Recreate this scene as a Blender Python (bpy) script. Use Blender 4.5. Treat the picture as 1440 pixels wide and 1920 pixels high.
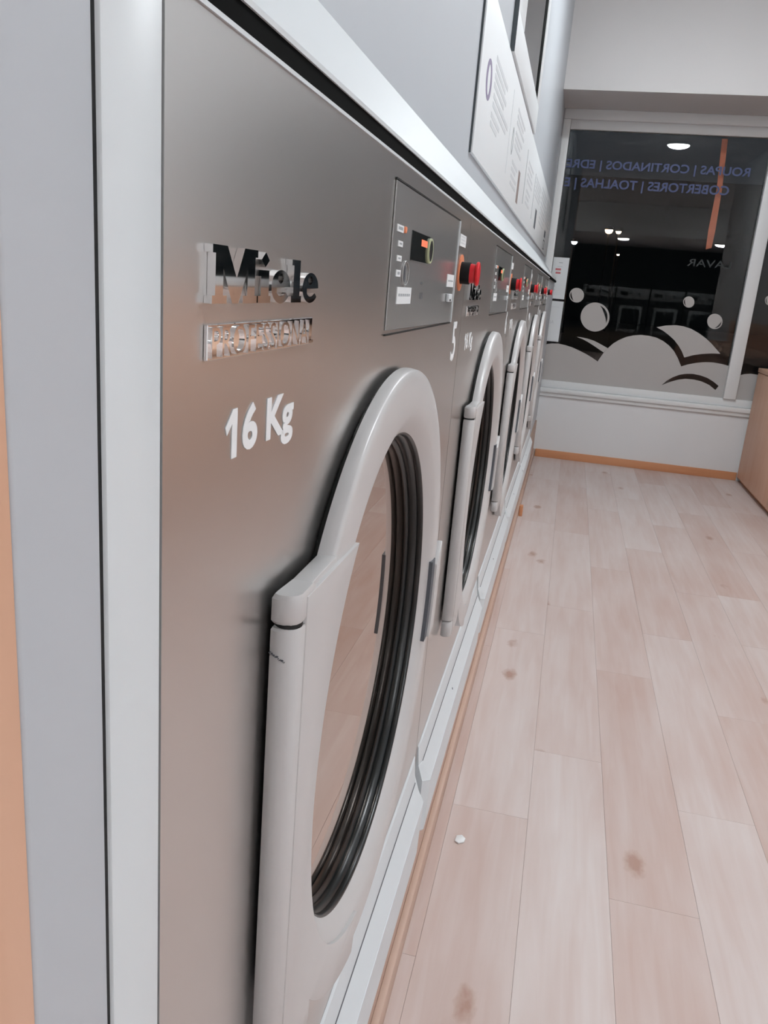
import bpy, bmesh, math, random
from mathutils import Matrix, Vector
from mathutils.geometry import tessellate_polygon

for o in list(bpy.data.objects):
    bpy.data.objects.remove(o, do_unlink=True)
S = bpy.context.scene
C = S.collection
PI = math.pi
H = 1.26            # camera height above the floor

# ------------------------------------------------------------------ camera
cam = bpy.data.cameras.new('camera')
cam.sensor_fit = 'VERTICAL'
cam.sensor_height = 36.0
cam.sensor_width = 27.0
cam.lens = 36.0 * 1511.53 / 1920.0
cam.clip_start = 0.01
cam.clip_end = 200
camo = bpy.data.objects.new('camera', cam)
C.objects.link(camo)
RX = Vector((0.9712609, 0.2240325, 0.0803848))
DN = Vector((0.1369177, -0.249628, -0.9586133))
FW = Vector((-0.1946942, 0.9420697, -0.273128))
m = Matrix.Identity(4)
for i in range(3):
    m[i][0] = RX[i]; m[i][1] = -DN[i]; m[i][2] = -FW[i]
m[0][3], m[1][3], m[2][3] = 0.163, 0.0, H
camo.matrix_world = m
S.camera = camo

# ------------------------------------------------------------------ world, exposure
w = bpy.data.worlds.new('night'); S.world = w
w.use_nodes = True
bg = w.node_tree.nodes['Background']
bg.inputs[0].default_value = (0.010, 0.013, 0.016, 1)
bg.inputs[1].default_value = 1.0
S.view_settings.view_transform = 'Standard'
S.view_settings.look = 'None'
S.view_settings.gamma = 1.0
S.view_settings.use_curve_mapping = False
S.view_settings.exposure = 0.28
S.cycles.use_denoising = True
S.cycles.max_bounces = 6
S.cycles.diffuse_bounces = 3
S.cycles.glossy_bounces = 4
S.cycles.use_adaptive_sampling = True
S.cycles.adaptive_threshold = 0.07
S.cycles.adaptive_min_samples = 18
S.cycles.caustics_reflective = False
S.cycles.caustics_refractive = False
S.cycles.transparent_max_bounces = 12
S.cycles.sample_clamp_indirect = 6.0
LAMP_STRENGTH = 158.0

# ------------------------------------------------------------------ materials
MATS = {}
def srgb(h):
    h = h.lstrip('#')
    v = [int(h[i:i+2], 16) / 255 for i in (0, 2, 4)]
    return tuple((c/12.92 if c <= .04045 else ((c+.055)/1.055)**2.4) for c in v) + (1,)

def mat(name, col, rough=.5, metal=0.0, spec=.5, coat=0.0, noise=0.0, nscale=8.0, bump=0.0, stretch=(1, 1, 1), emit=None, estr=0):
    mt = bpy.data.materials.new(name); mt.use_nodes = True
    nt = mt.node_tree; b = nt.nodes['Principled BSDF']
    if isinstance(col, str): col = srgb(col)
    b.inputs['Base Color'].default_value = col
    b.inputs['Roughness'].default_value = rough
    b.inputs['Metallic'].default_value = metal
    b.inputs['Specular IOR Level'].default_value = spec
    b.inputs['Coat Weight'].default_value = coat
    tc = nt.nodes.new('ShaderNodeTexCoord')
    mp = nt.nodes.new('ShaderNodeMapping'); mp.inputs['Scale'].default_value = stretch
    nt.links.new(tc.outputs['Object'], mp.inputs['Vector'])
    nz = nt.nodes.new('ShaderNodeTexNoise'); nz.inputs['Scale'].default_value = nscale; nz.inputs['Detail'].default_value = 4
    nt.links.new(mp.outputs[0], nz.inputs['Vector'])
    if noise > 0:
        mx = nt.nodes.new('ShaderNodeMix'); mx.data_type = 'RGBA'
        mx.inputs[6].default_value = tuple(c*(1-noise) for c in col[:3]) + (1,)
        mx.inputs[7].default_value = tuple(min(1, c*(1+noise)) for c in col[:3]) + (1,)
        nt.links.new(nz.outputs['Fac'], mx.inputs[0])
        nt.links.new(mx.outputs[2], b.inputs['Base Color'])
    if bump > 0:
        bp = nt.nodes.new('ShaderNodeBump'); bp.inputs['Strength'].default_value = bump; bp.inputs['Distance'].default_value = .002
        nt.links.new(nz.outputs['Fac'], bp.inputs['Height'])
        nt.links.new(bp.outputs[0], b.inputs['Normal'])
    if emit:
        b.inputs['Emission Color'].default_value = srgb(emit) if isinstance(emit, str) else emit
        b.inputs['Emission Strength'].default_value = estr
    MATS[name] = mt
    return mt

def steel(name, col, rough, amp=.06):
    mt = mat(name, col, rough, 1.0)
    nt = mt.node_tree; b = nt.nodes['Principled BSDF']
    tc = nt.nodes.new('ShaderNodeTexCoord'); mp = nt.nodes.new('ShaderNodeMapping')
    mp.inputs['Scale'].default_value = (900, 900, 14)          # fine vertical brushing
    nz = nt.nodes.new('ShaderNodeTexNoise'); nz.inputs['Scale'].default_value = 1.0; nz.inputs['Detail'].default_value = 2
    nt.links.new(tc.outputs['Object'], mp.inputs['Vector']); nt.links.new(mp.outputs[0], nz.inputs['Vector'])
    rm = nt.nodes.new('ShaderNodeMapRange'); rm.inputs['To Min'].default_value = rough-amp; rm.inputs['To Max'].default_value = rough+amp
    nt.links.new(nz.outputs['Fac'], rm.inputs['Value']); nt.links.new(rm.outputs[0], b.inputs['Roughness'])
    bp = nt.nodes.new('ShaderNodeBump'); bp.inputs['Strength'].default_value = .004; bp.inputs['Distance'].default_value = .0002
    nt.links.new(nz.outputs['Fac'], bp.inputs['Height']); nt.links.new(bp.outputs[0], b.inputs['Normal'])
    return mt

def glass(name, ior, tint=(1, 1, 1, 1), rough=0.0):
    mt = bpy.data.materials.new(name); mt.use_nodes = True
    nt = mt.node_tree; nt.nodes.clear()
    out = nt.nodes.new('ShaderNodeOutputMaterial'); mx = nt.nodes.new('ShaderNodeMixShader')
    fr = nt.nodes.new('ShaderNodeFresnel'); fr.inputs['IOR'].default_value = ior
    tr = nt.nodes.new('ShaderNodeBsdfTransparent'); tr.inputs['Color'].default_value = tint
    gl = nt.nodes.new('ShaderNodeBsdfGlossy'); gl.inputs['Roughness'].default_value = rough
    nt.links.new(fr.outputs[0], mx.inputs[0]); nt.links.new(tr.outputs[0], mx.inputs[1]); nt.links.new(gl.outputs[0], mx.inputs[2])
    nt.links.new(mx.outputs[0], out.inputs['Surface'])
    MATS[name] = mt
    return mt

def wood(name, light, dark, axis=1, rough=.45, knots=True, tone=.5, spec=.4, kcol='#a97a62'):
    mt = bpy.data.materials.new(name); mt.use_nodes = True
    nt = mt.node_tree; N = nt.nodes; Lk = nt.links.new; b = N['Principled BSDF']
    b.inputs['Roughness'].default_value = rough; b.inputs['Specular IOR Level'].default_value = spec
    geo = N.new('ShaderNodeNewGeometry'); oi = N.new('ShaderNodeObjectInfo')
    cmb = N.new('ShaderNodeCombineXYZ')
    mu = N.new('ShaderNodeMath'); mu.operation = 'MULTIPLY'; mu.inputs[1].default_value = 37.0
    Lk(oi.outputs['Random'], mu.inputs[0]); Lk(mu.outputs[0], cmb.inputs[2])
    ad = N.new('ShaderNodeVectorMath'); ad.operation = 'ADD'; Lk(geo.outputs['Position'], ad.inputs[0]); Lk(cmb.outputs[0], ad.inputs[1])
    sc = [1.0, 1.0, 1.0]; sc[axis] = .07
    mp = N.new('ShaderNodeMapping'); mp.inputs['Scale'].default_value = sc; Lk(ad.outputs[0], mp.inputs['Vector'])
    n1 = N.new('ShaderNodeTexNoise'); n1.inputs['Scale'].default_value = 34; n1.inputs['Detail'].default_value = 6; n1.inputs['Distortion'].default_value = .6
    Lk(mp.outputs[0], n1.inputs['Vector'])
    n2 = N.new('ShaderNodeTexNoise'); n2.inputs['Scale'].default_value = 9; n2.inputs['Detail'].default_value = 3
    sc2 = [1.0, 1.0, 1.0]; sc2[axis] = .22
    mp2 = N.new('ShaderNodeMapping'); mp2.inputs['Scale'].default_value = sc2; Lk(ad.outputs[0], mp2.inputs['Vector']); Lk(mp2.outputs[0], n2.inputs['Vector'])
    av = N.new('ShaderNodeMath'); av.operation = 'MULTIPLY_ADD'; av.inputs[1].default_value = .45
    Lk(n1.outputs['Fac'], av.inputs[0])
    h2 = N.new('ShaderNodeMath'); h2.operation = 'MULTIPLY'; h2.inputs[1].default_value = .55; Lk(n2.outputs['Fac'], h2.inputs[0]); Lk(h2.outputs[0], av.inputs[2])
    tn = N.new('ShaderNodeMath'); tn.operation = 'MULTIPLY_ADD'; tn.inputs[1].default_value = tone; Lk(oi.outputs['Random'], tn.inputs[0]); Lk(av.outputs[0], tn.inputs[2])
    rp = N.new('ShaderNodeMapRange'); rp.inputs['From Min'].default_value = .34; rp.inputs['From Max'].default_value = .66 + tone
    Lk(tn.outputs[0], rp.inputs['Value'])
    mx = N.new('ShaderNodeMix'); mx.data_type = 'RGBA'; mx.inputs[6].default_value = srgb(light); mx.inputs[7].default_value = srgb(dark)
    Lk(rp.outputs[0], mx.inputs[0])
    last = mx.outputs[2]
    if knots:
        sc3 = [4.2, 4.2, 4.2]; sc3[axis] = 2.3
        mp3 = N.new('ShaderNodeMapping'); mp3.inputs['Scale'].default_value = sc3; Lk(ad.outputs[0], mp3.inputs['Vector'])
        nd = N.new('ShaderNodeTexNoise'); nd.inputs['Scale'].default_value = 14; Lk(mp3.outputs[0], nd.inputs['Vector'])
        vm = N.new('ShaderNodeVectorMath'); vm.operation = 'MULTIPLY_ADD'; vm.inputs[1].default_value = (.10, .10, .10)
        Lk(nd.outputs['Color'], vm.inputs[0]); Lk(mp3.outputs[0], vm.inputs[2])
        vo = N.new('ShaderNodeTexVoronoi'); vo.inputs['Scale'].default_value = 1.0; Lk(vm.outputs[0], vo.inputs['Vector'])
        kr = N.new('ShaderNodeMapRange'); kr.inputs['From Min'].default_value = .05; kr.inputs['From Max'].default_value = .12
        kr.inputs['To Min'].default_value = .75; kr.inputs['To Max'].default_value = 0; Lk(vo.outputs['Distance'], kr.inputs['Value'])
        mk = N.new('ShaderNodeMix'); mk.data_type = 'RGBA'; mk.inputs[7].default_value = srgb(kcol)
        Lk(kr.outputs[0], mk.inputs[0]); Lk(last, mk.inputs[6]); last = mk.outputs[2]
    Lk(last, b.inputs['Base Color'])
    bp = N.new('ShaderNodeBump'); bp.inputs['Strength'].default_value = .08; bp.inputs['Distance'].default_value = .001
    Lk(n1.outputs['Fac'], bp.inputs['Height']); Lk(bp.outputs[0], b.inputs['Normal'])
    MATS[name] = mt
    return mt

steel('brushed_steel', (.655, .635, .62, 1), .28, .008)
MATS['brushed_steel'].node_tree.nodes['Principled BSDF'].inputs['Metallic'].default_value = .92
steel('panel_steel', (.50, .50, .495, 1), .20, .02)
MATS['panel_steel'].node_tree.nodes['Principled BSDF'].inputs['Metallic'].default_value = .62
mat('kick_steel', '#d9dfe3', .45, 0.0, noise=.02, nscale=40)
mat('chrome', (.82, .82, .82, 1), .04, 1.0)
mat('door_paint', '#c8c6c6', .33, noise=.02, nscale=30)
mat('frame_paint', '#d8dde0', .38, noise=.015, nscale=3)
mat('grey_paint', '#bfc4ca', .42, noise=.02, nscale=3)
mat('wall_paint', '#ebecee', .7, noise=.015, nscale=5, bump=.05)
mat('bulkhead_paint', '#dedcdc', .75, noise=.02, nscale=4, bump=.05)
mat('ceiling_paint', '#e4e4e4', .8, noise=.01, nscale=4)
mat('window_frame_paint', '#ecedee', .4, noise=.01, nscale=6)
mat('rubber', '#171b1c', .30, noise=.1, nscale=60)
mat('seal_and_gap_black', '#0b0e0f', .6, noise=.1, nscale=60)  # rubber seals; also the painted dark of open gaps
mat('slot_black', '#070808', .8, spec=.05, noise=.1, nscale=60)
mat('drum', '#1b1d1e', .5, 0, noise=.1)
mat('white_print', '#eef0f2', .5, noise=.01)
mat('sticker', '#e9ecee', .5, noise=.02, nscale=80)
mat('print_grey', '#9da3a7', .6, noise=.05, nscale=90)
mat('print_light', '#d2d6da', .6, noise=.12, nscale=120)
mat('print_brown', '#8d7f7c', .6, noise=.25, nscale=60)
mat('print_purple', '#8f86a0', .6, noise=.05)
mat('print_dark', '#5b5f66', .6, noise=.1, nscale=90)
mat('print_red', '#c9777d', .6, noise=.15, nscale=50)
mat('display_black', '#101617', .12, noise=.05)
mat('display_orange', '#d9795a', .5, emit='#e06a45', estr=.5)
mat('dial_green', '#c5cda6', .4, noise=.03)
mat('red_plastic', '#e0202c', .32, noise=.05, nscale=40)
mat('black_plastic', '#101214', .6, spec=.2, noise=.1, nscale=40)
mat('orange_plastic', '#f0926a', .5, noise=.05, nscale=40)
mat('sign_white', '#e9edf0', .4, noise=.01)
mat('sign_edge', '#40474b', .5, noise=.05)
mat('sign_beige', '#d3ccc9', .25, noise=.04, nscale=3)
mat('vinyl', '#bdb9b7', .75, noise=.015, nscale=6)
mat('vinyl_blue', '#505b84', .6, noise=.08, nscale=14)
mat('vinyl_grey', '#34393b', .6, noise=.08, nscale=14)
mat('paper', '#e6eaed', .6, noise=.015, nscale=20)
mat('orange_strap', '#c8714f', .7, noise=.15, nscale=25)
mat('dark_wall', '#3a3f40', .8, noise=.05)
mat('dryer_grey', '#8f9596', .4, .3, noise=.04)
mat('asphalt', '#1c1f20', .8, noise=.2, nscale=20)
mat('post_dark', '#15181a', .6, noise=.1)
mat('lamp_white', '#f4f4f4', .4, noise=.01)
mat('lamp_glow', '#ffffff', .4, emit=(.92, .975, 1.0, 1), estr=LAMP_STRENGTH, noise=.005)
mat('back_lamp_glow', '#ffffff', .4, emit=(.95, .98, 1.0, 1), estr=170, noise=.005)
mat('street_glow', '#ffd0a0', .4, emit=(1.0, .62, .34, 1), estr=30, noise=.005)
mat('cool_glow', '#e0f0ff', .4, emit=(.75, .9, 1.0, 1), estr=12, noise=.005)
glass('window_glass', 1.42)
gm = glass('door_glass', 1.5, (.45, .45, .45, 1))
[n for n in gm.node_tree.nodes if n.type == 'BSDF_GLOSSY'][0].inputs['Color'].default_value = (.93, .80, .73, 1)
nt = gm.node_tree
lw = nt.nodes.new('ShaderNodeLayerWeight'); lw.inputs['Blend'].default_value = .5
pw = nt.nodes.new('ShaderNodeMath'); pw.operation = 'POWER'; pw.inputs[1].default_value = 2.0
mr = nt.nodes.new('ShaderNodeMapRange'); mr.inputs['To Min'].default_value = .25; mr.inputs['To Max'].default_value = 1.0
nt.links.new(lw.outputs['Facing'], pw.inputs[0]); nt.links.new(pw.outputs[0], mr.inputs['Value'])
nt.links.new(mr.outputs[0], [n for n in nt.nodes if n.type == 'MIX_SHADER'][0].inputs[0])
glass('notice_glass', 1.5)
wood('floor_wood', '#dcd1ce', '#c6aba1', 1, .40, True, .28, kcol='#a9806d')
wood('cabinet_wood', '#f0cab2', '#e4b395', 2, .5, False, .25)
wood('trim_wood', '#dfa27a', '#cf8d63', 0, .5, False, .2)
wood('plinth_wood', '#cdb2a3', '#bd9d8b', 1, .5, False, .2)
wood('pier_wood', '#e2bba3', '#d3a589', 2, .5, True, .2, kcol='#c08a68')

# ------------------------------------------------------------------ mesh helpers
def mesh_obj(name, verts, faces, material, parent=None, smooth=False, bevel=0, seg=2, angle=.6):
    me = bpy.data.meshes.new(name)
    me.from_pydata([tuple(v) for v in verts], [], faces)
    bm = bmesh.new(); bm.from_mesh(me)
    bmesh.ops.remove_doubles(bm, verts=bm.verts, dist=1e-6)
    bmesh.ops.recalc_face_normals(bm, faces=bm.faces)
    if bevel > 0:
        ed = [e for e in bm.edges if len(e.link_faces) == 2 and e.calc_face_angle(0) > .5]
        bmesh.ops.bevel(bm, geom=ed, offset=bevel, segments=seg, profile=.5, affect='EDGES', clamp_overlap=True)
    bm.to_mesh(me); bm.free()
    if smooth or bevel > 0:
        for p in me.polygons: p.use_smooth = True
        me.set_sharp_from_angle(angle=angle)
    me.materials.append(MATS[material])
    o = bpy.data.objects.new(name, me); C.objects.link(o)
    if parent: o.parent = parent
    return o

def boxv(x0, x1, y0, y1, z0, z1):
    v = [(x, y, z) for x in (x0, x1) for y in (y0, y1) for z in (z0, z1)]
    f = [(0, 1, 3, 2), (4, 6, 7, 5), (0, 4, 5, 1), (2, 3, 7, 6), (0, 2, 6, 4), (1, 5, 7, 3)]
    return v, f

def box(name, x0, x1, y0, y1, z0, z1, material, parent=None, bevel=0, seg=2):
    v, f = boxv(x0, x1, y0, y1, z0, z1)
    return mesh_obj(name, v, f, material, parent, bevel=bevel, seg=seg)

def boxes(name, lst, material, parent=None):
    V, F = [], []
    for b in lst:
        v, f = boxv(*b); n = len(V); V += v; F += [tuple(i+n for i in q) for q in f]
    me = bpy.data.meshes.new(name); me.from_pydata(V, [], F); me.materials.append(MATS[material])
    o = bpy.data.objects.new(name, me); C.objects.link(o)
    if parent: o.parent = parent
    return o

MAPS = {'x': lambda a, b, t: (t, a, b),      # polygon (y,z), thickness along x
        'y': lambda a, b, t: (a, t, b),      # polygon (x,z), thickness along y
        'z': lambda a, b, t: (a, b, t)}
def prism(name, loops, t0, t1, axis, material, parent=None, bevel=0, seg=2, angle=.6, smooth=False):
    """extruded polygon; loops[0] outer, the others holes (or several outers via multi)"""
    fn = MAPS[axis]
    V, F = [], []
    flat = [Vector((p[0], p[1], 0)) for lp in loops for p in lp]
    n = len(flat)
    for t in (t0, t1):
        V += [fn(p.x, p.y, t) for p in flat]
    tris = tessellate_polygon([[Vector((p[0], p[1], 0)) for p in lp] for lp in loops])
    for a, b, c in tris:
        F.append((a, b, c)); F.append((a+n, c+n, b+n))
    i = 0
    for lp in loops:
        k = len(lp)
        for j in range(k):
            a, b = i+j, i+(j+1) % k
            F.append((a, b, b+n, a+n))
        i += k
    return mesh_obj(name, V, F, material, parent, bevel=bevel, seg=seg, angle=angle, smooth=smooth)

def multi_prism(name, shapes, t0, t1, axis, material, parent=None):
    fn = MAPS[axis]; V, F = [], []
    for loops in shapes:
        base = len(V)
        flat = [p for lp in loops for p in lp]; n = len(flat)
        for t in (t0, t1): V += [fn(p[0], p[1], t) for p in flat]
        for a, b, c in tessellate_polygon([[Vector((p[0], p[1], 0)) for p in lp] for lp in loops]):
            F.append((base+a, base+b, base+c)); F.append((base+a+n, base+c+n, base+b+n))
        i = 0
        for lp in loops:
            k = len(lp)
            for j in range(k):
                a, b = base+i+j, base+i+(j+1) % k
                F.append((a, b, b+n, a+n))
            i += k
    return mesh_obj(name, V, F, material, parent)

def circ(cx, cy, r, n=64, a0=0.0, a1=2*PI, end=False):
    return [(cx+r*math.cos(a0+(a1-a0)*i/(n-(1 if end else 0))), cy+r*math.sin(a0+(a1-a0)*i/(n-(1 if end else 0)))) for i in range(n)]

def lathe(name, prof, cy, cz, material, parent=None, n=96, axis='x', closed=False, cx=0.0, angle=.5):
    """profile (r, x) turned about the x axis through (cy, cz)  (axis 'z': about z through (cx,cy), profile (r,z))"""
    V, F = [], []
    k = len(prof)
    for i in range(n):
        a = 2*PI*i/n
        for r, t in prof:
            if axis == 'x': V.append((t, cy+r*math.cos(a), cz+r*math.sin(a)))
            else: V.append((cx+r*math.cos(a), cy+r*math.sin(a), t))
    for i in range(n):
        j = (i+1) % n
        for q in range(k if closed else k-1):
            q2 = (q+1) % k
            F.append((i*k+q, i*k+q2, j*k+q2, j*k+q))
    return mesh_obj(name, V, F, material, parent, smooth=True, angle=angle)

def loft(name, sections, material, parent=None, cap=True, smooth=True, angle=.6, closed=True):
    """list of equal-length 3-D loops"""
    V, F = [], []; k = len(sections[0])
    for s in sections: V += list(s)
    for i in range(len(sections)-1):
        for q in range(k if closed else k-1):
            q2 = (q+1) % k
            F.append((i*k+q, i*k+q2, (i+1)*k+q2, (i+1)*k+q))
    if cap:
        F.append(tuple(range(k))); F.append(tuple((len(sections)-1)*k+q for q in range(k)))
    return mesh_obj(name, V, F, material, parent, smooth=smooth, angle=angle)

def text_mesh(s, bold=0.0, extrude=0.0):
    cu = bpy.data.curves.new('txt', 'FONT'); cu.body = s; cu.size = 1.0; cu.offset = bold; cu.extrude = extrude; cu.resolution_u = 4
    ob = bpy.data.objects.new('txt', cu); C.objects.link(ob)
    dg = bpy.context.evaluated_depsgraph_get()
    me = bpy.data.meshes.new_from_object(ob.evaluated_get(dg))
    bpy.data.objects.remove(ob); bpy.data.curves.remove(cu)
    return me

def text(name, s, a0, a1, b0, b1, t, plane, material, parent=None, bold=0.0, depth=0.0006, flip=False):
    """lettering stretched into the rectangle a0..a1 x b0..b1. plane 'x': a=y, b=z ; plane 'y': a=x, b=z"""
    me = text_mesh(s, bold, .5)
    xs = [v.co.x for v in me.vertices]; ys = [v.co.y for v in me.vertices]
    lx, hx, ly, hy = min(xs), max(xs), min(ys), max(ys)
    for v in me.vertices:
        u = (v.co.x-lx)/(hx-lx); q = (v.co.y-ly)/(hy-ly); e = v.co.z+.5
        if flip: u = 1-u
        a = a0+u*(a1-a0); b = b0+q*(b1-b0)
        v.co = (t+depth*e, a, b) if plane == 'x' else (a, t-depth*e, b)
    bm = bmesh.new(); bm.from_mesh(me); bmesh.ops.recalc_face_normals(bm, faces=bm.faces); bm.to_mesh(me); bm.free()
    me.materials.clear(); me.materials.append(MATS[material]); me.name = name
    o = bpy.data.objects.new(name, me); C.objects.link(o)
    if parent: o.parent = parent
    return o

def split_letters(root_name, o):
    root = empty(root_name, (0, o.data.vertices[0].co.y, 0))
    bm = bmesh.new(); bm.from_mesh(o.data)
    bmesh.ops.remove_doubles(bm, verts=bm.verts, dist=1e-6)
    bm.verts.ensure_lookup_table(); seen = set()
    for v in bm.verts:
        if v.index in seen: continue
        st, isl = [v], []
        seen.add(v.index)
        while st:
            q = st.pop(); isl.append(q)
            for e in q.link_edges:
                w_ = e.other_vert(q)
                if w_.index not in seen: seen.add(w_.index); st.append(w_)
        idx = {q.index: i for i, q in enumerate(isl)}
        fs = {f for q in isl for f in q.link_faces}
        me = bpy.data.meshes.new('letter')
        me.from_pydata([(q.co.x, q.co.y-root.location.y, q.co.z) for q in isl], [], [tuple(idx[q.index] for q in f.verts) for f in fs])
        me.materials.append(o.data.materials[0])
        lo = bpy.data.objects.new('letter', me); C.objects.link(lo); lo.parent = root
    bm.free(); bpy.data.objects.remove(o)
    return root
def empty(name, loc):
    o = bpy.data.objects.new(name, None); C.objects.link(o); o.location = loc; o.empty_display_size = .05
    return o
def tag(o, label, cat, group=None):
    o['label'] = label; o['category'] = cat
    if group: o['group'] = group
    return o
def struct(o, label=None):
    o['kind'] = 'structure'
    if label: o['label'] = label
    return o
def copy_tree(o, parent=None):
    c = o.copy(); C.objects.link(c); c.parent = parent
    for ch in list(o.children): copy_tree(ch, c)
    return c

# ------------------------------------------------------------------ the room
YW = 6.6                     # inner face of the window wall
XU = -0.105                  # grey wall above the machines
CEIL = 3.21
Y0 = 0.309                   # left edge of the nearest machine
P = 0.93                     # machine pitch
ROOM_X1 = 2.2                # right wall beside the counter
BACK_X1 = 3.6                # the room is wider behind the camera
BACK = -9.0

fl = struct(box('floor', -0.95, BACK_X1, BACK, YW, -.06, -.0045, 'floor_wood'), 'pale pinkish wood plank floor')
rnd = random.Random(4)
joints = {0: [.62, 1.79, 2.96, 4.59, 5.76], 1: [.95, 2.12, 3.29, 4.46, 5.63], 2: [.40, 1.57, 2.73, 3.90, 5.07, 6.24], 3: [.78, 1.96, 3.14, 4.31, 5.48], 4: [.20, 1.37, 2.54, 3.71, 4.88, 6.05]}
plank_cache = {}
for k in range(-1, 12):
    xa = .035+.19*k; xb = min(xa+.19, ROOM_X1-.002)
    if k == -1: xa = -.02
    js = joints.get(k) or [rnd.uniform(.0, 1.1)+1.17*i for i in range(6)]
    js = [-1.2] + [j for j in js if j < 6.5] + [YW-.004]
    for a, b in zip(js[:-1], js[1:]):
        g = .00022
        mesh = plank_cache.get((round(xb-xa, 4), round(b-a, 3)))
        if mesh is None:
            o = box('plank', g, xb-xa-g, g, b-a-g, -.004, 0, 'floor_wood', fl, bevel=.00025, seg=1)
            plank_cache[(round(xb-xa, 4), round(b-a, 3))] = o.data
        else:
            o = bpy.data.objects.new('plank', mesh); C.objects.link(o); o.parent = fl
        o.location = (xa, a, 0)

struct(box('ceiling', -0.95, BACK_X1, -5.0, YW, CEIL, CEIL+.1, 'ceiling_paint'))
struct(box('wall_right', ROOM_X1, ROOM_X1+.12, 0, YW+.1, 0, CEIL, 'wall_paint'))
struct(box('wall_return', ROOM_X1, BACK_X1+.1, -.1, 0, 0, CEIL, 'wall_paint'))
struct(box('wall_right_back', BACK_X1, BACK_X1+.1, BACK, -.1, 0, CEIL, 'wall_paint'))
struct(box('wall_left_back', -1.05, -.95, BACK, .2, 0, CEIL, 'wall_paint'))
struct(box('wall_back', -0.95, BACK_X1, BACK-.1, BACK, 0, CEIL, 'dark_wall'))
struct(box('ceiling_back', -0.95, BACK_X1, BACK, -5.0, 2.62, CEIL+.1, 'ceiling_paint'), 'lowered ceiling at the back of the room')
# bulkhead over the window
struct(box('trim_1', XU, ROOM_X1, 6.02, YW, H+1.328, CEIL, 'bulkhead_paint'), 'pale bulkhead above the shop window')
# far wall: below the window
ZS = H-.765                  # underside of the sill
struct(box('wall_window', XU-.25, ROOM_X1, YW, YW+.12, 0, ZS, 'wall_paint'), 'white wall below the shop window')
struct(box('wall_window_left', XU-.25, -.0465, YW, YW+.12, ZS, CEIL, 'wall_paint'))
struct(box('wall_window_head', -.0465, ROOM_X1, YW, YW+.12, H+1.328, CEIL, 'wall_paint'))
struct(box('baseboard_window', .012, 1.565, YW-.014, YW, 0, .062, 'trim_wood', bevel=.002), 'orange wooden skirting below the window')

# ---- window
GZ0, GZ1 = H-.643, H+1.196
win = struct(box('window_1', -.0465, ROOM_X1, YW+.02, YW+.07, GZ1, H+1.262, 'window_frame_paint', bevel=.003), 'white framed shop window onto a dark street')
box('head_casing', -.10, ROOM_X1, YW-.014, YW+.02, H+1.258, H+1.3275, 'window_frame_paint', win, bevel=.004)
box('bottom_rail', -.0465, ROOM_X1, YW+.02, YW+.07, H-.70, GZ0, 'window_frame_paint', win, bevel=.003)
box('mullion', 1.362, 1.452, YW-.004, YW+.075, GZ0, GZ1, 'window_frame_paint', win, bevel=.005)
box('jamb', -.100, -.0465, YW-.012, YW+.07, H-.70, H+1.258, 'window_frame_paint', win, bevel=.004)
box('window_sill', -.100, ROOM_X1, YW-.030, YW+.03, H-.735, H-.700, 'window_frame_paint', win, bevel=.006)
box('sill_apron', -.100, ROOM_X1, YW-.016, YW+.02, ZS, H-.735, 'window_frame_paint', win, bevel=.003)
box('pane', -.0465, 1.362, YW+.042, YW+.048, GZ0, GZ1, 'window_glass', win)
box('pane', 1.452, ROOM_X1, YW+.042, YW+.048, GZ0, GZ1, 'window_glass', win)

w2 = struct(box('added_window', ROOM_X1-.012, ROOM_X1, 4.75, 6.58, H-.11, H-.05, 'window_frame_paint', bevel=.003), 'unseen dark window added for its reflection in the chrome letters')  # invented dark window, only there to be mirrored by the chrome letters
box('frame_rail', ROOM_X1-.012, ROOM_X1, 4.75, 6.58, H+1.00, H+1.06, 'window_frame_paint', w2, bevel=.003)
box('frame_stile', ROOM_X1-.012, ROOM_X1, 4.75, 4.81, H-.05, H+1.00, 'window_frame_paint', w2, bevel=.003)
box('frame_stile', ROOM_X1-.012, ROOM_X1, 6.54, 6.58, H-.05, H+1.00, 'window_frame_paint', w2, bevel=.003)
box('pane', ROOM_X1-.004, ROOM_X1, 4.81, 6.54, H-.05, H+1.00, 'display_black', w2)

# pixel of the photograph -> point of the glazing plane (x, z), done once to trace the vinyl pattern at its true size
GP = YW+.0415
def wp(u, v):
    d = RX*(u-720) + DN*(v-960) + FW*1511.53
    t = GP/d.y
    return (.163+d.x*t, H+d.z*t)
def zp(pts):     # traced points in a 1440-wide blow-up of the area that starts at (980,450)
    return [wp(980+x*.31944, 450+y*.31944) for x, y in pts]
def smooth_loop(pts, n=6):
    return pts
VT = (GP-.0012, GP-.0002)
cloud = zp([(60, 816), (90, 640), (130, 612), (170, 607), (210, 608), (250, 617), (290, 630), (330, 648), (370, 668), (410, 692), (440, 713), (455, 690), (475, 662), (500, 635),
            (530, 608), (565, 587), (605, 570), (650, 560), (695, 557), (740, 562), (785, 573), (825, 593), (860, 620), (888, 652), (910, 692), (930, 742),
            (970, 730), (1020, 721), (1070, 717), (1120, 719), (1170, 728), (1222, 742), (1187, 932)])
hole = zp([(815, 852), (845, 826), (880, 806), (920, 791), (960, 785), (1000, 786), (1045, 795), (1085, 810), (1120, 832), (1150, 857), (1131, 880), (1095, 851), (1050, 830), (1005, 819), (955, 815), (910, 820), (865, 833)])
v1 = tag(prism('window_decal', [cloud, hole], VT[0], VT[1], 'y', 'vinyl'), 'large frosted grey cloud decal along the bottom of the window pane', 'decal', 'frosted decals on the window')
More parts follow.
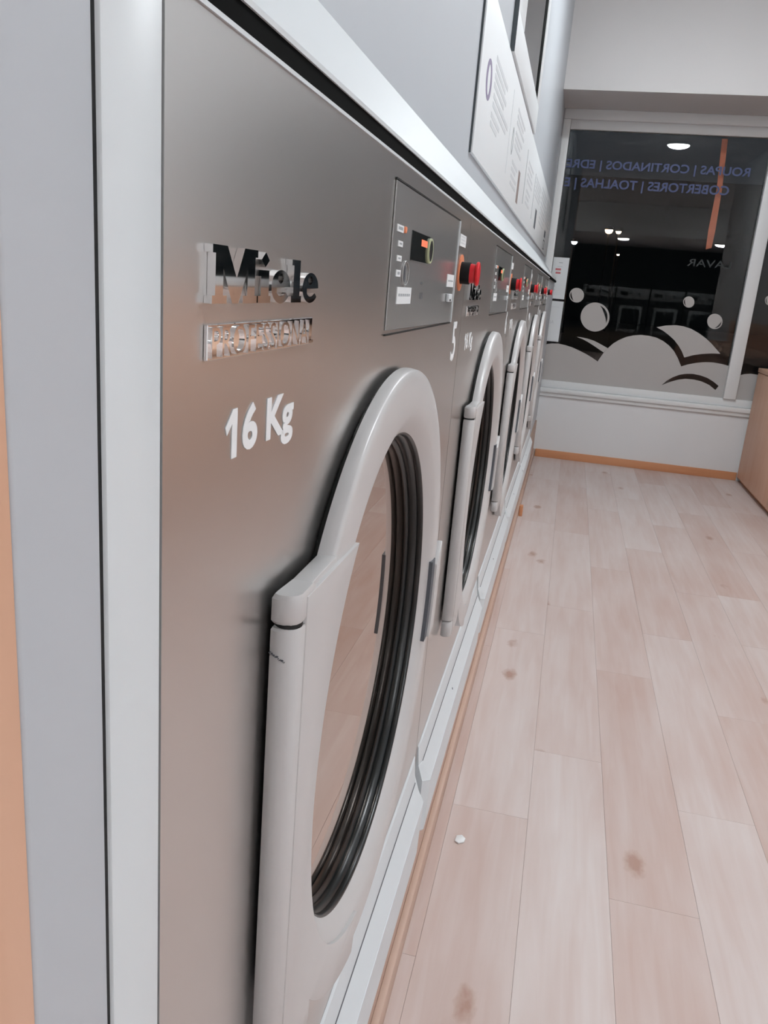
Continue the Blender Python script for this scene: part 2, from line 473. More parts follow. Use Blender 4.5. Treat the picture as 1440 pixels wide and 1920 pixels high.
c2 = zp([(785, 512), (840, 502), (900, 500), (945, 507), (990, 522), (1035, 547), (1075, 577), (1110, 610), (1138, 642), (1160, 668), (1110, 666), (1050, 669), (1000, 676), (948, 690), (935, 655), (915, 620), (890, 588), (860, 560), (825, 533)])
tag(prism('window_decal', [c2], VT[0], VT[1], 'y', 'vinyl'), 'frosted half-cloud decal behind the big cloud, near the mullion', 'decal', 'frosted decals on the window')
c3 = zp([(315, 568), (350, 572), (385, 580), (420, 592), (455, 610), (500, 635), (487, 648), (475, 660), (450, 643), (415, 619), (380, 597), (350, 581)])
tag(prism('window_decal', [c3], VT[0], VT[1], 'y', 'vinyl'), 'thin frosted crescent decal left of the big cloud', 'decal', 'frosted decals on the window')
def bubble(cx, cy, r, dirx, diry, label):
    a = math.atan2(diry, dirx)
    out = [(cx+r*math.cos(t), cy+r*math.sin(t)) for t in [2*PI*i/48 for i in range(48)]]
    ro, ri, off = r*.86, r*.86, r*.16
    hl = [(cx+ro*math.cos(a+t), cy+ro*math.sin(a+t)) for t in [-.85+1.7*i/14 for i in range(15)]]
    ix, iy = cx-off*math.cos(a), cy-off*math.sin(a)
    # inner side of the crescent: flatter arc joining the same tips
    hl2 = []
    for i in range(1, 14):
        t = .85-1.7*i/14
        q = r*(.86-.20*math.cos(t/.85*PI/2))
        hl2.append((cx+q*math.cos(a+t), cy+q*math.sin(a+t)))
    return tag(prism('window_decal', [zp(out), zp(hl+hl2)], VT[0], VT[1], 'y', 'vinyl'), label, 'decal', 'frosted decals on the window')
bubble(317, 324, 43, -1, .25, 'small frosted bubble decal beside the white notices')
bubble(425, 452, 85, .9, -.3, 'largest frosted bubble decal above the left cloud')
bubble(975, 364, 33, -1, .1, 'smallest frosted bubble decal in the middle of the pane')
bubble(1128, 478, 45, .7, .7, 'frosted bubble decal near the mullion above the half-cloud')
bubble(1452, 355, 30, -1, .1, 'frosted bubble decal on the pane right of the mullion')
c5 = zp([(1243, 942), (1255, 800), (1300, 787), (1340, 785), (1440, 800), (1560, 860), (1700, 930), (1700, 985), (1400, 955)])
tag(prism('window_decal', [c5], VT[0], VT[1], 'y', 'vinyl'), 'frosted cloud decal right of the mullion behind the wooden counter', 'decal', 'frosted decals on the window')
# mirrored lettering that is meant to be read from the street
a = wp(1408, 322); b = wp(1062, 308)
def lett(s, u0, u1, vtop, vbot, material, label):
    pr = wp(u0, vtop); pl = wp(u1, vbot)
    return pr, pl
z1a, z1b = H+.918, H+.996
tag(split_letters('window_lettering', text('window_lettering', 'ROUPAS | CORTINADOS | EDRE', 1.255, -.043, z1a, z1b, GP-.0002, 'y', 'vinyl_blue', bold=.022, depth=.001)), 'upper line of dark blue mirrored lettering on the window', 'lettering')
tag(split_letters('window_lettering', text('window_lettering', 'COBERTORES | TOALHAS | E', 1.135, -.040, H+.784, H+.868, GP-.0002, 'y', 'vinyl_blue', bold=.022, depth=.001)), 'lower line of dark blue mirrored lettering on the window', 'lettering')
tag(split_letters('window_lettering', text('window_lettering', 'LAVAR', 1.245, .935, H+.300, H+.352, GP-.0002, 'y', 'vinyl_grey', bold=.006, depth=.001)), 'faint grey mirrored word low on the dark pane', 'lettering')
# notices on the left edge of the pane
def notice(z0, z1, label, parts):
    o = tag(box('paper_notice', -.044, .076, YW+.036, YW+.0385, z0, z1, 'paper'), label, 'notice', 'white notices on the window')
    for (nm, x0, x1, za, zb, mt) in parts:
        box(nm, x0, x1, YW+.0352, YW+.0362, za, zb, mt, o)
    return o
n1 = notice(H-.015, H+.293, 'upper white notice with red print stuck on the window edge', [
    ('print_block', -.02, .022, H+.197, H+.212, 'print_red'), ('print_block', -.016, .022, H+.172, H+.186, 'print_red'),
    ('print_block', -.01, .03, H+.222, H+.228, 'print_light'), ('print_block', .0, .03, H+.252, H+.256, 'print_grey')])
for i in range(4):
    box('print_block', -.03, -.006, YW+.0352, YW+.0362, H+.13-i*.028, H+.142-i*.028, 'print_light', n1)
n2 = notice(H-.340, H-.032, 'lower white notice with grey letters stuck on the window edge', [('print_block', -.02, .05, H-.078, H-.076, 'print_light')])
text('print_lettering', 'RIA', -.030, .022, H-.205, H-.178, YW+.036, 'y', 'print_light', n2, depth=.0008)

# ---- the street outside
struct(box('ground_street', -12, 16, YW+.2, 60, -.2, -.1, 'asphalt'), 'dark street outside the window')
box_w = struct(box('wall_street', -14, 18, 58, 58.5, -.2, 9, 'dark_wall'), 'dark building front across the street')
def street_lamp(u, v, y, r, glow, label):
    d = RX*(u-720) + DN*(v-960) + FW*1511.53; t = y/d.y
    x, z = .163+d.x*t, H+d.z*t
    e = tag(empty('street_lamp', (x, y, -.1)), label, 'lamp', 'lights in the street')
    lathe('post', [(.0, 0), (.07, 0), (.05, .3), (.04, z+.1), (0, z+.1)], 0, 0, 'post_dark', e, n=10, axis='z')
    lathe('lamp_head', [(0, z+.1+r*1.1), (r*1.1, z+.1+r*.7), (r*1.05, z+.1), (0, z+.1)], 0, 0, 'post_dark', e, n=12, axis='z')
    lathe('bulb', [(0, z+.1-r*1.0), (r*.7, z+.1-r*.7), (r, z+.1-.003), (0, z+.1-.003)], 0, 0, glow, e, n=12, axis='z')
street_lamp(1142, 431, 38, .17, 'street_glow', 'larger warm street light seen through the window')
street_lamp(1160, 434, 40, .12, 'street_glow', 'smaller warm street light right beside the larger one')
street_lamp(1077, 453, 34, .12, 'cool_glow', 'cool white street light near the left window edge')
street_lamp(1159, 477, 44, .07, 'street_glow', 'lowest small warm street light seen through the window')
# orange strap hanging just outside the glass
def strap_pts():
    top = [wp(1356, 258), wp(1367, 258)]; mid = [wp(1346, 350), wp(1356, 352)]; low = [wp(1330, 430), wp(1343, 432)]; bot = [wp(1325, 467), wp(1336, 464)]
    return [top[0], top[1], mid[1], low[1], bot[1], bot[0], low[0], mid[0]]
tag(prism('orange_strap', [strap_pts()], YW+.085, YW+.089, 'y', 'orange_strap'), 'orange strap hanging behind the window lettering', 'strap')

# ------------------------------------------------------------------ front of the machine row
struct(box('wall_left', XU-.10, XU, .0, YW, H+.244, CEIL, 'grey_paint'), 'smooth grey panel wall above the machines')
# sloping ledge between the machine fronts and the grey wall
lv = [(.001, .1155), (.001, .1185), (XU, .244), (XU-.02, .244), (XU-.02, .1155)]
def yprofile(name, pts, y0, y1, material, parent=None, bevel=0):
    return loft(name, [[(x, y0, H+z) for x, z in pts], [(x, y1, H+z) for x, z in pts]], material, parent, smooth=False)
t2 = struct(yprofile('trim_2', lv, .264, YW, 'frame_paint'), 'pale sloping ledge above the washing machines')
box('slot_shade', -.03, -.0002, Y0, YW, H+.1042, H+.1154, 'slot_black', t2)  # near-black strip stands in for the shade inside the open slot
t3 = struct(box('trim_3', -.30, .001, .2655, Y0-.0015, 0, H+.1153, 'frame_paint', bevel=.0012), 'white upright strip beside the nearest machine')
box('gap_shade', -.05, -.0012, .2632, .2658, 0, H+.1153, 'seal_and_gap_black', t3)  # black fill paints the shade of the narrow gap beside the post
struct(box('trim_4', -.30, -.0003, .2134, .2630, 0, CEIL, 'grey_paint', bevel=.0018, seg=3), 'grey upright post at the end of the row')
struct(box('wall_near', -.60, -.0010, -.9, .2130, 0, CEIL, 'pier_wood'), 'wood-clad pier next to the grey post')
struct(box('trim_5', -.30, -.012, Y0+5*P+.002, YW, .33, H+.112, 'grey_paint'), 'grey filler panel after the last machine')
pl = struct(box('trim_6', -.75, -.006, Y0, YW, 0, .291, 'plinth_wood'), 'wooden plinth under the machines')
struct(box('baseboard_machines', -.006, .008, Y0, YW-.016, 0, .06, 'plinth_wood', bevel=.002), 'narrow wooden skirting along the plinth')
tag(box('door_stop', .009, .030, 4.66, 4.70, 0, .062, 'trim_wood', bevel=.002), 'small orange wooden block standing against the plinth', 'block')

# ------------------------------------------------------------------ washing machine (built once, in its own frame: origin at its floor corner)
ZB, ZT = .293, H+.104        # bottom and top of the steel front
DC = (.467, H-.395)          # door centre (y, z)
RO, RI = .316, .266

def build_machine():
    t = empty('washing_machine', (0, Y0, 0))
    g = .0016
    # body: steel shell, open port in its front
    front = [(g, ZB), (P-g, ZB), (P-g, ZT), (g, ZT)]
    port = circ(DC[0], DC[1], .252, 72)
    body = prism('body', [front, port], -.006, 0.0, 'x', 'brushed_steel', t)
    box('cabinet', -.75, -.0061, g+.001, P-g-.001, ZB, ZB+.01, 'brushed_steel', body)
    for (x0, x1, y0, y1, z0, z1) in ((-.75, -.0061, g, g+.004, ZB+.01, ZT), (-.75, -.0061, P-g-.004, P-g, ZB+.01, ZT), (-.75, -.0061, g+.004, P-g-.004, ZT-.006, ZT), (-.75, -.745, g+.004, P-g-.004, ZB+.01, ZT-.006)):
        box('side_sheet', x0, x1, y0, y1, z0, z1, 'brushed_steel', body)
    # thin bright rim along the top edge
    box('top_rim', -.006, .0012, g, P-g, ZT-.0022, ZT, 'kick_steel', body)
    lathe('drum', [(.250, -.0062), (.250, -.30), (0, -.30)], DC[0], DC[1], 'drum', t, n=48)
    # control panel
    o = Y0
    cp = prism('control_panel', [[(.721-o, H-.0415), (1.117-o, H-.0445), (1.117-o, H+.0855), (.721-o, H+.085)]], .0002, .0016, 'x', 'panel_steel', t, bevel=.0004, seg=1)
    box('panel_slot', .0001, .0020, .719-o, 1.118-o, H+.0853, H+.0868, 'seal_and_gap_black', cp)
    box('panel_edge', .0001, .0026, 1.117-o, 1.121-o, H-.0445, H+.0855, 'kick_steel', cp)
    box('panel_shadow_gap', .0001, .0019, .720-o, 1.117-o, H-.0462, H-.0448, 'seal_and_gap_black', cp)
    d = box('display', .0016, .0026, .804-o, .902-o, H+.0225, H+.0505, 'display_black', cp, bevel=.0004, seg=1)
    box('display_readout', .0026, .0028, .852-o, .886-o, H+.0385, H+.0450, 'display_orange', d) if False else box('display_readout', .0024, .0028, .852-o, .886-o, H+.0385, H+.0450, 'display_orange', cp)
    lathe('dial', [(0, .0044), (.0105, .0044), (.0112, .0040), (.0112, .0016)], .902-o, H+.0362, 'black_plastic', cp, n=28)
    lathe('dial_ring', [(.0112, .0016), (.0112, .0046), (.0128, .0046), (.0132, .0016)], .902-o, H+.0362, 'dial_green', cp, n=32, closed=True)
    for (a0, a1, b0, b1) in ((.735, .762, .0445, .0505), (.744, .763, .0322, .0372), (.743, .762, .0195, .0245), (.745, .763, .0060, .0120)):
        s = box('sticker', .0016, .0021, a0-o, a1-o, H+b0, H+b1, 'sticker', cp)
        box('sticker_print', .0019, .0022, a0+.004-o, a1-.004-o, H+b0+.0018, H+b1-.0016, 'print_grey', cp)
    box('sticker', .0016, .0021, .755-o, .822-o, H-.0185, H-.0030, 'sticker', cp)
    for q in range(6):
        box('sticker_print', .0019, .0022, .761+q*.0095-o, .768+q*.0095-o, H-.0115, H-.0090, 'print_grey', cp)
    box('sticker', .0016, .0021, 1.052-o, 1.108-o, H+.0010, H+.0165, 'sticker', cp)
    for q in range(4):
        box('sticker_print', .0019, .0022, 1.060+q*.011-o, 1.068+q*.011-o, H+.0075, H+.0095, 'print_grey', cp)
    # card slot bezel: rounded loop
    ov = [(.786-o+.017*math.cos(v), H+.0095+.012*math.sin(v)) for v in [2*PI*i/28 for i in range(28)]]
    ov2 = [(.786-o+.014*math.cos(v), H+.0095+.0104*math.sin(v)) for v in [2*PI*i/28 for i in range(28)]]
    prism('card_slot_bezel', [ov, ov2], .0016, .0028, 'x', 'panel_steel', cp, bevel=.0003, seg=1)
    box('card_slot', .0016, .0023, .781-o, .785-o, H+.0020, H+.0165, 'print_dark', cp)
    lathe('indicator', [(0, .0040), (.0028, .0034), (.0030, .0016)], .768-o, H+.0478, 'orange_plastic', cp, n=16)
    box('panel_mark', .0016, .0019, .871-o, .880-o, H+.0010, H+.0032, 'print_dark', cp)
    box('panel_mark', .0016, .0019, .872-o, .875-o, H-.0140, H-.0075, 'print_dark', cp)
    box('panel_mark', .0016, .0019, .882-o, .885-o, H-.0140, H-.0075, 'print_dark', cp)
    lk = box('lock', .0016, .0060, 1.056-o, 1.084-o, H-.0175, H-.0075, 'kick_steel', cp, bevel=.0012)
    box('key_hole', .0055, .0064, 1.062-o, 1.070-o, H-.0165, H-.0140, 'seal_and_gap_black', cp)
    # emergency button
    ey, ez = 1.176-o, H+.0215
    eb = lathe('emergency_button', [(0, .0001), (.0245, .0001), (.0245, .0016), (0, .0016)], ey, ez, 'orange_plastic', t, n=36)
    eb['label'] = 'emergency stop button with orange backing disc'
    lathe('collar', [(0, .0016), (.0150, .0016), (.0150, .0135), (.0146, .0146), (0, .0146)], ey, ez, 'black_plastic', eb, n=32)
    lathe('button_head', [(0, .0146), (.0132, .0146), (.0132, .0165), (.0128, .0215), (.0150, .0222), (.0165, .0238), (.0165, .0256), (.0150, .0268), (0, .0272)], ey, ez, 'red_plastic', eb, n=36)
    st = box('sticker', .0001, .0007, 1.142-o, 1.202-o, H+.0560, H+.0715, 'sticker', t)
    for q in range(3):
        box('sticker_print', .0006, .0008, 1.150-o, 1.194-o, H+.0598+q*.0042, H+.0610+q*.0042, 'print_light', st)
    # chrome brand letters
    def bl(pts, y0, y1): return [(y0+(y1-y0)*u, H-.0155+.0258*v) for u, v in pts]
    M = bl([(0, 0), (.30, 0), (.30, .14), (.22, .14), (.22, .60), (.42, .0), (.56, .0), (.76, .62), (.76, .14), (.66, .14), (.66, 0), (1, 0), (1, .14), (.94, .14), (.94, .86), (1, .86), (1, 1), (.68, 1), (.51, .45), (.30, 1), (0, 1), (0, .86), (.06, .86), (.06, .14), (0, .14)], .348-o, .402-o)
    I = bl([(0, 0), (1, 0), (1, .14), (.84, .14), (.84, .64), (0, .64), (0, .52), (.2, .52), (.2, .14), (0, .14)], .4035-o, .4215-o)
    D = bl([(.2, .84), (.52, .70), (.84, .84), (.52, .99)], .4035-o, .4215-o)
    Lq = bl([(0, 0), (1, 0), (1, .14), (.82, .14), (.82, .92), (0, .92), (0, .80), (.2, .80), (.2, .14), (0, .14)], .4545-o, .4725-o)
    def eshape(y0, y1):
        cy, cz, ry, rz = (y0+y1)/2, .33, (y1-y0)/2, .345
        out = [(cy+ry*math.cos(v), H-.0155+.0258*(cz+rz*math.sin(v))) for v in [-.62+0.0]] and []
        N = 30
        for i in range(N+1):
            v = .0+ (2*PI-.62)*i/N
            out.append((cy+ry*math.cos(v), H-.0155+.0258*(cz+rz*math.sin(v))))
        # inner side of the lower opening, back up to the crossbar
        for i in range(9):
            v = (2*PI-.62) - 1.9*i/8
            out.append((cy+ry*.55*math.cos(v)*(1.25 if i == 0 else 1), H-.0155+.0258*(cz+rz*.58*math.sin(v))))
        out.append((cy-ry*.45, H-.0155+.0258*(cz-.02)))
        hole = [(cy-.0008+ry*.28*math.cos(v), H-.0155+.0258*(cz+.17+rz*.30*math.sin(v))) for v in [2*PI*i/14 for i in range(14)]]
        return [out, hole]
    bd = multi_prism('brand_lettering', [[M], [I], [D], eshape(.4225-o, .4525-o), [Lq], eshape(.4745-o, .5055-o)], .0001, .0042, 'x', 'chrome', t)
    bd['label'] = 'raised chrome maker lettering'
    pb = box('plate_lettering', .0001, .0022, .3485-o, .5035-o, H-.0415, H-.0250, 'chrome', t, bevel=.0004, seg=1)
    pb['label'] = 'chrome strip with raised letters'
    text('raised_letters', 'PROFESSIONAL', .3505-o, .5020-o, H-.0405, H-.0260, .0021, 'x', 'chrome', pb, bold=-.004, depth=.0016)
    cl = text('capacity_lettering', '6 Kg', .398-o, .480-o, H-.1010, H-.0680, .0001, 'x', 'white_print', t, bold=.034, depth=.0005)
    one = [(.3755, -.0770), (.3845, -.0685), (.3905, -.0685), (.3905, -.0945), (.3838, -.0945), (.3838, -.0760), (.3775, -.0812)]
    prism('digit', [[(y-o, H+z) for y, z in one]], .0001, .0006, 'x', 'white_print', cl)
    # ---- door
    dr = lathe('door', [(.300, .0062), (RO, .0062), (RO, .0100), (RO-.0012, .0165), (RO-.0026, .0184), (RO-.0050, .0196), (RO-.010, .0204), (.294, .0210), (.279, .0210), (.2715, .0203),
                        (RI, .0190), (.2560, .0135), (.2500, .0080), (.2485, .0062)], DC[0], DC[1], 'door_paint', t, n=144, closed=True, angle=.9)
    lathe('door_seal', [(.307, .0001), (.307, .0066), (.290, .0066), (.290, .0001)], DC[0], DC[1], 'seal_and_gap_black', dr, n=96, closed=True)
    lathe('gasket', [(.2515, .0075), (.2500, .0082), (.2482, .0072), (.2476, .0050), (.2472, .0020), (.2484, .0008), (.2466, -.0004), (.2448, -.0045), (.2444, -.0085), (.2455, -.0098), (.2425, -.0112), (.2395, -.0150), (.2500, -.0150)], DC[0], DC[1], 'rubber', dr, n=144, closed=True, angle=1.2)
    lathe('door_glass', [(0, -.0132), (.2430, -.0132), (.2430, -.0142), (0, -.0142)], DC[0], DC[1], 'door_glass', dr, n=96)
    # hinge side: rounded upright bar, top knuckle and cover plate
    YH = .1365
    sec = [(.0040, .006), (.0040, .0008), (.0075, -.0008), (.0125, -.0010), (.0175, .0004), (.0208, .0034), (.0226, .0080), (.0226, .0330), (.0120, .0330), (.0062, .0330)]
    def bar(name, z0, z1, par, ch=.0015, grow=0.0):
        secs = []
        for z, s in ((z0, ch), (z0+ch, 0), (z1-ch, 0), (z1, ch)):
            cx, cy = .0133, .016
            k = 1-s/.02
            secs.append([(cx+(x-cx)*k, YH+cy+(y+grow-cy)*k, z) for x, y in sec])
        return loft(name, secs, 'door_paint', par, angle=.7)
    bar('hinge_bar', H-.590, H-.2150, dr)
    bar('hinge_foot', H-.622, H-.592, dr, .003)
    bar('hinge_knuckle', H-.2125, H-.1925, dr, .0025)
    # arm of the knuckle that reaches the ring
    ka = [(YH+.012, H-.2120), (YH+.012, H-.1930), (.226, H-.1930), (.232, H-.2000), (.222, H-.2120)]
    prism('knuckle_arm', [ka], .0062, .0205, 'x', 'door_paint', dr, bevel=.0012)
    lathe('hinge_gap', [(0, H-.2152), (.0088, H-.2152), (.0088, H-.2122), (0, H-.2122)], YH+.0100, 0, 'seal_and_gap_black', dr, n=20, axis='z', cx=.0130)
    # cover plate: hinge bar to port edge, with a slanting top seam
    an = lambda y, z: math.atan2(z-DC[1], y-DC[0])
    aB = an(.581-Y0+.004, H-.193); rP = RI+.0035
    a_start = aB if aB > 0 else aB+2*PI
    arc_in = [(DC[0]+rP*math.cos(v), DC[1]+rP*math.sin(v)) for v in [a_start+(PI*1.42-a_start)*i/40 for i in range(41)]]
    ro = RO-.0012
    v0 = PI*1.42; yq = .224
    v1_ = PI+math.acos((DC[0]-yq)/ro)
    arc_out = [(DC[0]+ro*math.cos(v), DC[1]+ro*math.sin(v)) for v in [v0+(v1_-v0)*i/14 for i in range(15)]]
    plate = [(YH+.0150, H-.2165), (YH+.0150, H-.1965)] + arc_in + arc_out + [(yq, H-.612), (yq-.008, H-.620), (YH+.0150, H-.620)]
    prism('cover_plate', [plate], .0080, .0234, 'x', 'door_paint', dr, bevel=.0007, seg=2, angle=.8)
    # handle on the latch side: dark grip pocket under a proud lip
    def arcband(r0, r1, z0, z1, n=14):
        o1, o2 = [], []
        for i in range(n+1):
            z = z0+(z1-z0)*i/n
            o1.append((DC[0]+math.sqrt(r1*r1-(z-DC[1])**2), z)); o2.append((DC[0]+math.sqrt(r0*r0-(z-DC[1])**2), z))
        return o1+o2[::-1]
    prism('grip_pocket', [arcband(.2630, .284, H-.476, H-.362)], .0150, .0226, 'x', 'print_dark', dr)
    hl = arcband(.284, .3165, H-.478, H-.372)
    hl = hl[:15] + [(DC[0]+.3155, H-.346)] + hl[15:]
    prism('handle', [hl], .0170, .0262, 'x', 'door_paint', dr, bevel=.0016, seg=2)
    # folded kick plate
    kp = [(.0002, -.782), (.0030, -.786), (.0085, -.8205), (.0085, -.8222), (.0095, -.8226), (.0255, -.8560), (.0265, -.8566), (.0262, -.8600), (.0240, -.9620), (.0215, -.9650), (.0002, -.9650)]
    k = loft('kick_plate', [[(x*(.55 if i in (0, 3) else 1), yy, H+z+(.006 if i in (0, 3) and z < -.85 else 0)) for x, z in kp] for i, yy in enumerate((.016, .034, P-.034, P-.016))], 'kick_steel', t, angle=.25)
    loft('fold_line', [[(x, yy, H+z) for x, z in ((.0084, -.8204), (.0089, -.8212), (.0096, -.8226), (.0070, -.8226))] for yy in (.036, P-.036)], 'print_dark', k, smooth=False)
    lathe('screw', [(0, .0190), (.0042, .0182), (.0046, .0150)],  .36, H-.8420, 'print_dark', k, n=16)
    return t

m1 = build_machine()
labels = ['steel washing machine nearest the camera, the large numeral 5 beside its door',
          'second steel washing machine from the camera, right after the nearest one',
          'third steel washing machine from the camera, middle of the row of five',
          'fourth steel washing machine from the camera, next to last before the window',
          'fifth and farthest steel washing machine, closest to the window']
machines = [m1]
for i in range(1, 5):
    c = copy_tree(m1)
    c.location = (0, Y0+P*i, 0)
    machines.append(c)
for i, mc in enumerate(machines):
    tag(mc, labels[i], 'washing machine', 'row of washing machines')
    text('number_lettering', '56789'[i], 1.160-Y0, 1.200-Y0, H-.1015, H-.0460, .0001, 'x', 'white_print', mc, bold=.02, depth=.0005)

fr = random.Random(2)
door1 = [c for c in m1.children if c.name.startswith('door')][0]
sc = []
for i in range(16):
    x = .0045+.0011*i*.62; z = H-.2318-.0003*i+fr.uniform(-.0008, .0006); q = fr.uniform(.0003, .0011)
    sc.append((x, x+q, .1340, .1357, z, z+q*.5))
boxes('scuff_mark', sc, 'print_dark', door1)

# ------------------------------------------------------------------ signs on the grey wall
bx = XU+.008
FB = 1.048
sb = tag(box('instruction_board', XU, bx, 1.79*FB, 6.50, H+.272*FB, H+.597*FB, 'sign_white', bevel=.001), 'long white instruction board above the machines', 'sign')
box('board_edge', XU+.0005, XU+.0045, 1.786*FB, 1.790*FB, H+.271*FB, H+.598*FB, 'sign_edge', sb)
def pr(y0, y1, z0, z1, mt, nm='print_block'):
    return box(nm, bx, bx+.0006, y0*FB, y1*FB, H+z0*FB, H+z1*FB, mt, sb)
ringp = [(FB*(1.936+.052*math.cos(v)), H+FB*(.440+.040*math.sin(v))) for v in [2*PI*i/32 for i in range(32)]]
ringi = [(FB*(1.936+.026*math.cos(v)), H+FB*(.440+.030*math.sin(v))) for v in [2*PI*i/32 for i in range(32)]]
prism('round_emblem', [ringp, ringi], bx, bx+.0006, 'x', 'print_purple', sb)
for (y0, y1, zt, n, dz) in ((2.04, 2.34, .515, 4, .018), (2.05, 2.45, .440, 2, .018), (2.04, 2.24, .398, 2, .018)):
    for q in range(n):
        pr(y0, y1-(.05 if q % 2 else 0), zt-q*dz-.011, zt-q*dz, 'print_light')
pr(2.518, 2.524, .33, .55, 'print_light')
ell = [(FB*(2.635+.024*math.cos(v)), H+FB*(.436+.038*math.sin(v))) for v in [2*PI*i/24 for i in range(24)]]
elli = [(FB*(2.635+.016*math.cos(v)), H+FB*(.436+.028*math.sin(v))) for v in [2*PI*i/24 for i in range(24)]]
prism('round_emblem', [ell, elli], bx, bx+.0006, 'x', 'print_grey', sb)
for (y0, y1, zt, n, dz) in ((2.72, 3.05, .545, 3, .018), (2.72, 3.0, .480, 3, .018), (2.70, 2.92, .395, 4, .02), (3.42, 3.75, .50, 4, .022), (3.45, 3.7, .40, 3, .022), (4.0, 4.5, .52, 5, .018), (4.6, 5.2, .55, 8, .024), (5.3, 5.9, .56, 7, .02)):
    for q in range(n):
        pr(y0, y1-(.06 if q % 3 == 1 else 0), zt-q*dz-.010, zt-q*dz, 'print_light')
pr(2.985, 3.060, .302, .404, 'print_brown', 'print_picture')
pr(3.30, 3.315, .33, .52, 'print_grey')
pr(3.92, 3.935, .33, .52, 'print_grey')
pr(4.21, 4.34, .315, .402, 'print_dark', 'print_picture')
pr(5.42, 5.60, .355, .395, 'print_dark', 'print_picture')
for (y0, y1, z0, z1) in ((5.42, 5.60, .284, .290), (5.42, 5.60, .334, .340), (5.42, 5.44, .290, .334), (5.58, 5.60, .290, .334)):
    pr(y0, y1, z0, z1, 'print_dark')

nb = tag(empty('notice_cabinet', (XU, 2.47, H+.634)), 'white framed notice cabinet with glass above the instruction board', 'cabinet')
dx = .014; ZH = 1.0; YL = 1.19
box('frame_bottom', 0, dx, 0, YL, 0, .105, 'sign_white', nb, bevel=.002)
box('frame_near', 0, dx, 0, .215, .105, ZH, 'sign_white', nb, bevel=.002)
box('frame_far', 0, dx, 1.09, YL, .105, ZH, 'sign_white', nb, bevel=.002)
box('back_sheet', 0, .003, .215, .97, .105, ZH, 'sign_beige', nb)
box('dark_stile', 0, .011, .97, 1.09, .105, ZH, 'slot_black', nb)
box('pane', .008, .010, .215, .97, .105, ZH, 'notice_glass', nb)
box('edge_strip', .001, dx-.001, -.006, 0, 0, ZH, 'sign_edge', nb)

# ------------------------------------------------------------------ wooden counter on the right
ct = tag(empty('wooden_counter', (1.565, 1.6, 0)), 'long orange wooden folding counter along the right side', 'counter')
L = YW-.034-1.6
box('body', .018, .60, 0, L, .03, .842, 'cabinet_wood', ct)
box('counter_top', -.004, .62, -.01, L, .842, .873, 'cabinet_wood', ct, bevel=.003)
box('plinth_strip', .030, .58, .02, L, 0, .03, 'trim_wood', ct)
nd = 5
for i in range(nd):
    y0 = L*i/nd; y1 = L*(i+1)/nd
    dd = box('cabinet_door', 0, .0175, y0+.002, y1-.002, .034, .838, 'cabinet_wood', ct, bevel=.0015)
    box('handle', -.014, 0, y0+.06, y0+.085, .60, .76, 'trim_wood', dd, bevel=.003)

struct(box('trim_7', ROOM_X1-.010, ROOM_X1, 1.6, 6.56, .874, H-.112, 'cabinet_wood'), 'wooden splashback behind the counter')

# small white scrap on the floor
tag(prism('paper_scrap', [[(.060, 1.646), (.070, 1.640), (.082, 1.648), (.084, 1.662), (.074, 1.672), (.062, 1.666)]], .0005, .004, 'z', 'white_print', bevel=.001), 'tiny white scrap lying on the floor by the machines', 'scrap')

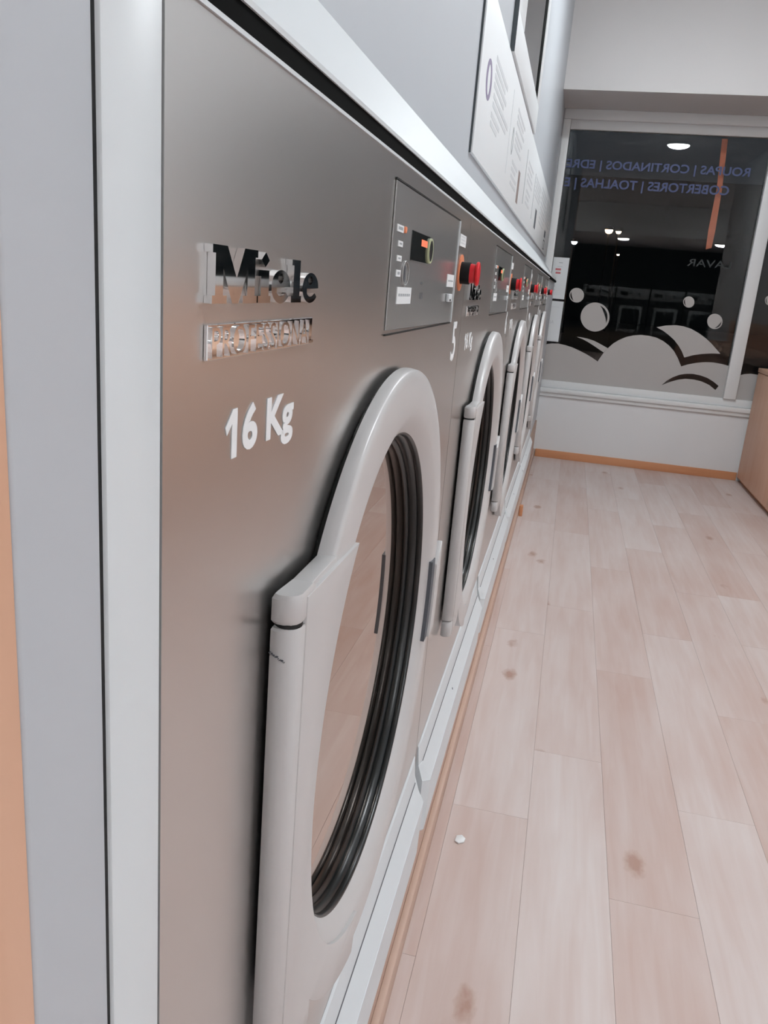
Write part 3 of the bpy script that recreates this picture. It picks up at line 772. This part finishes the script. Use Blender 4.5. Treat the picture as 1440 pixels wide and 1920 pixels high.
# ------------------------------------------------------------------ ceiling lamps
def lamp(x, y, z, r, glow, label, group):
    e = tag(empty('ceiling_lamp', (x, y, z)), label, 'lamp', group)
    lathe('housing', [(r, 0), (r+.022, 0), (r+.022, -.018), (r+.004, -.024), (r, -.020)], 0, 0, 'lamp_white', e, n=40, axis='z', closed=True)
    lathe('diffuser', [(0, -.060), (r*.45, -.056), (r*.8, -.042), (r, -.020), (r, -.001), (0, -.001)], 0, 0, glow, e, n=20, axis='z')
lamp(1.147, 1.87, CEIL, .135, 'lamp_glow', 'round ceiling lamp mirrored at the top of the window', 'round ceiling lamps')
lamp(0.80, 4.30, CEIL, .135, 'lamp_glow', 'added round ceiling lamp lighting the counter and window wall', 'round ceiling lamps')  # unseen lamp, placed to light the counter face and the window wall
lamp(2.90, -1.60, CEIL, .135, 'lamp_glow', 'added unseen ceiling lamp behind the camera by the right wall', 'round ceiling lamps')  # unseen lamp added for the rear room, hidden from the window's mirror view
lamp(-.45, -1.60, CEIL, .135, 'lamp_glow', 'added unseen ceiling lamp behind the wood-clad pier', 'round ceiling lamps')  # added for room light, set where the window does not mirror it
lamp(3.30, -3.60, CEIL, .135, 'lamp_glow', 'added ceiling lamp brightening the lowered ceiling front by the right wall', 'round ceiling lamps')  # added to brighten the front of the lowered ceiling; out of view
lamp(-.55, -3.60, CEIL, .135, 'lamp_glow', 'added ceiling lamp brightening the lowered ceiling front on the left', 'round ceiling lamps')  # left partner of the added lamp that lights the lowered ceiling front
lamp(1.00, -6.0, 2.62, .135, 'back_lamp_glow', 'round lamp in the lowered ceiling mirrored left in the window', 'round ceiling lamps')
lamp(3.04, -6.0, 2.62, .135, 'back_lamp_glow', 'round lamp in the lowered ceiling mirrored right in the window', 'round ceiling lamps')

# ------------------------------------------------------------------ dryers at the back of the room, mirrored in the window
for i in range(4):
    e = tag(empty('tumble_dryer', (.30+.82*i, -8.95, 0)), ['grey tumble dryer at the back, mirrored leftmost in the window', 'second grey tumble dryer mirrored in the window from the left', 'third grey tumble dryer mirrored in the window from the left', 'grey tumble dryer at the back, mirrored rightmost in the window'][i], 'dryer', 'grey dryers at the back')
    box('body', 0, .80, 0, .80, .0, 1.70, 'post_dark', e, bevel=.006)
    f = box('control_fascia', .005, .795, .80, .815, 1.36, 1.62, 'dryer_grey', e, bevel=.003)
    box('display', .10, .28, .813, .820, 1.44, 1.52, 'display_black', f)
    lathe('knob', [(0, 1.47), (.03, 1.47), (.03, 1.51), (0, 1.51)], .83, 0, 'display_black', f, n=16, axis='z', cx=.55)
    box('door_frame', .12, .68, .80, .83, .55, 1.20, 'dryer_grey', e, bevel=.02)
    box('door_glass', .19, .61, .828, .834, .63, 1.12, 'display_black', e, bevel=.002)
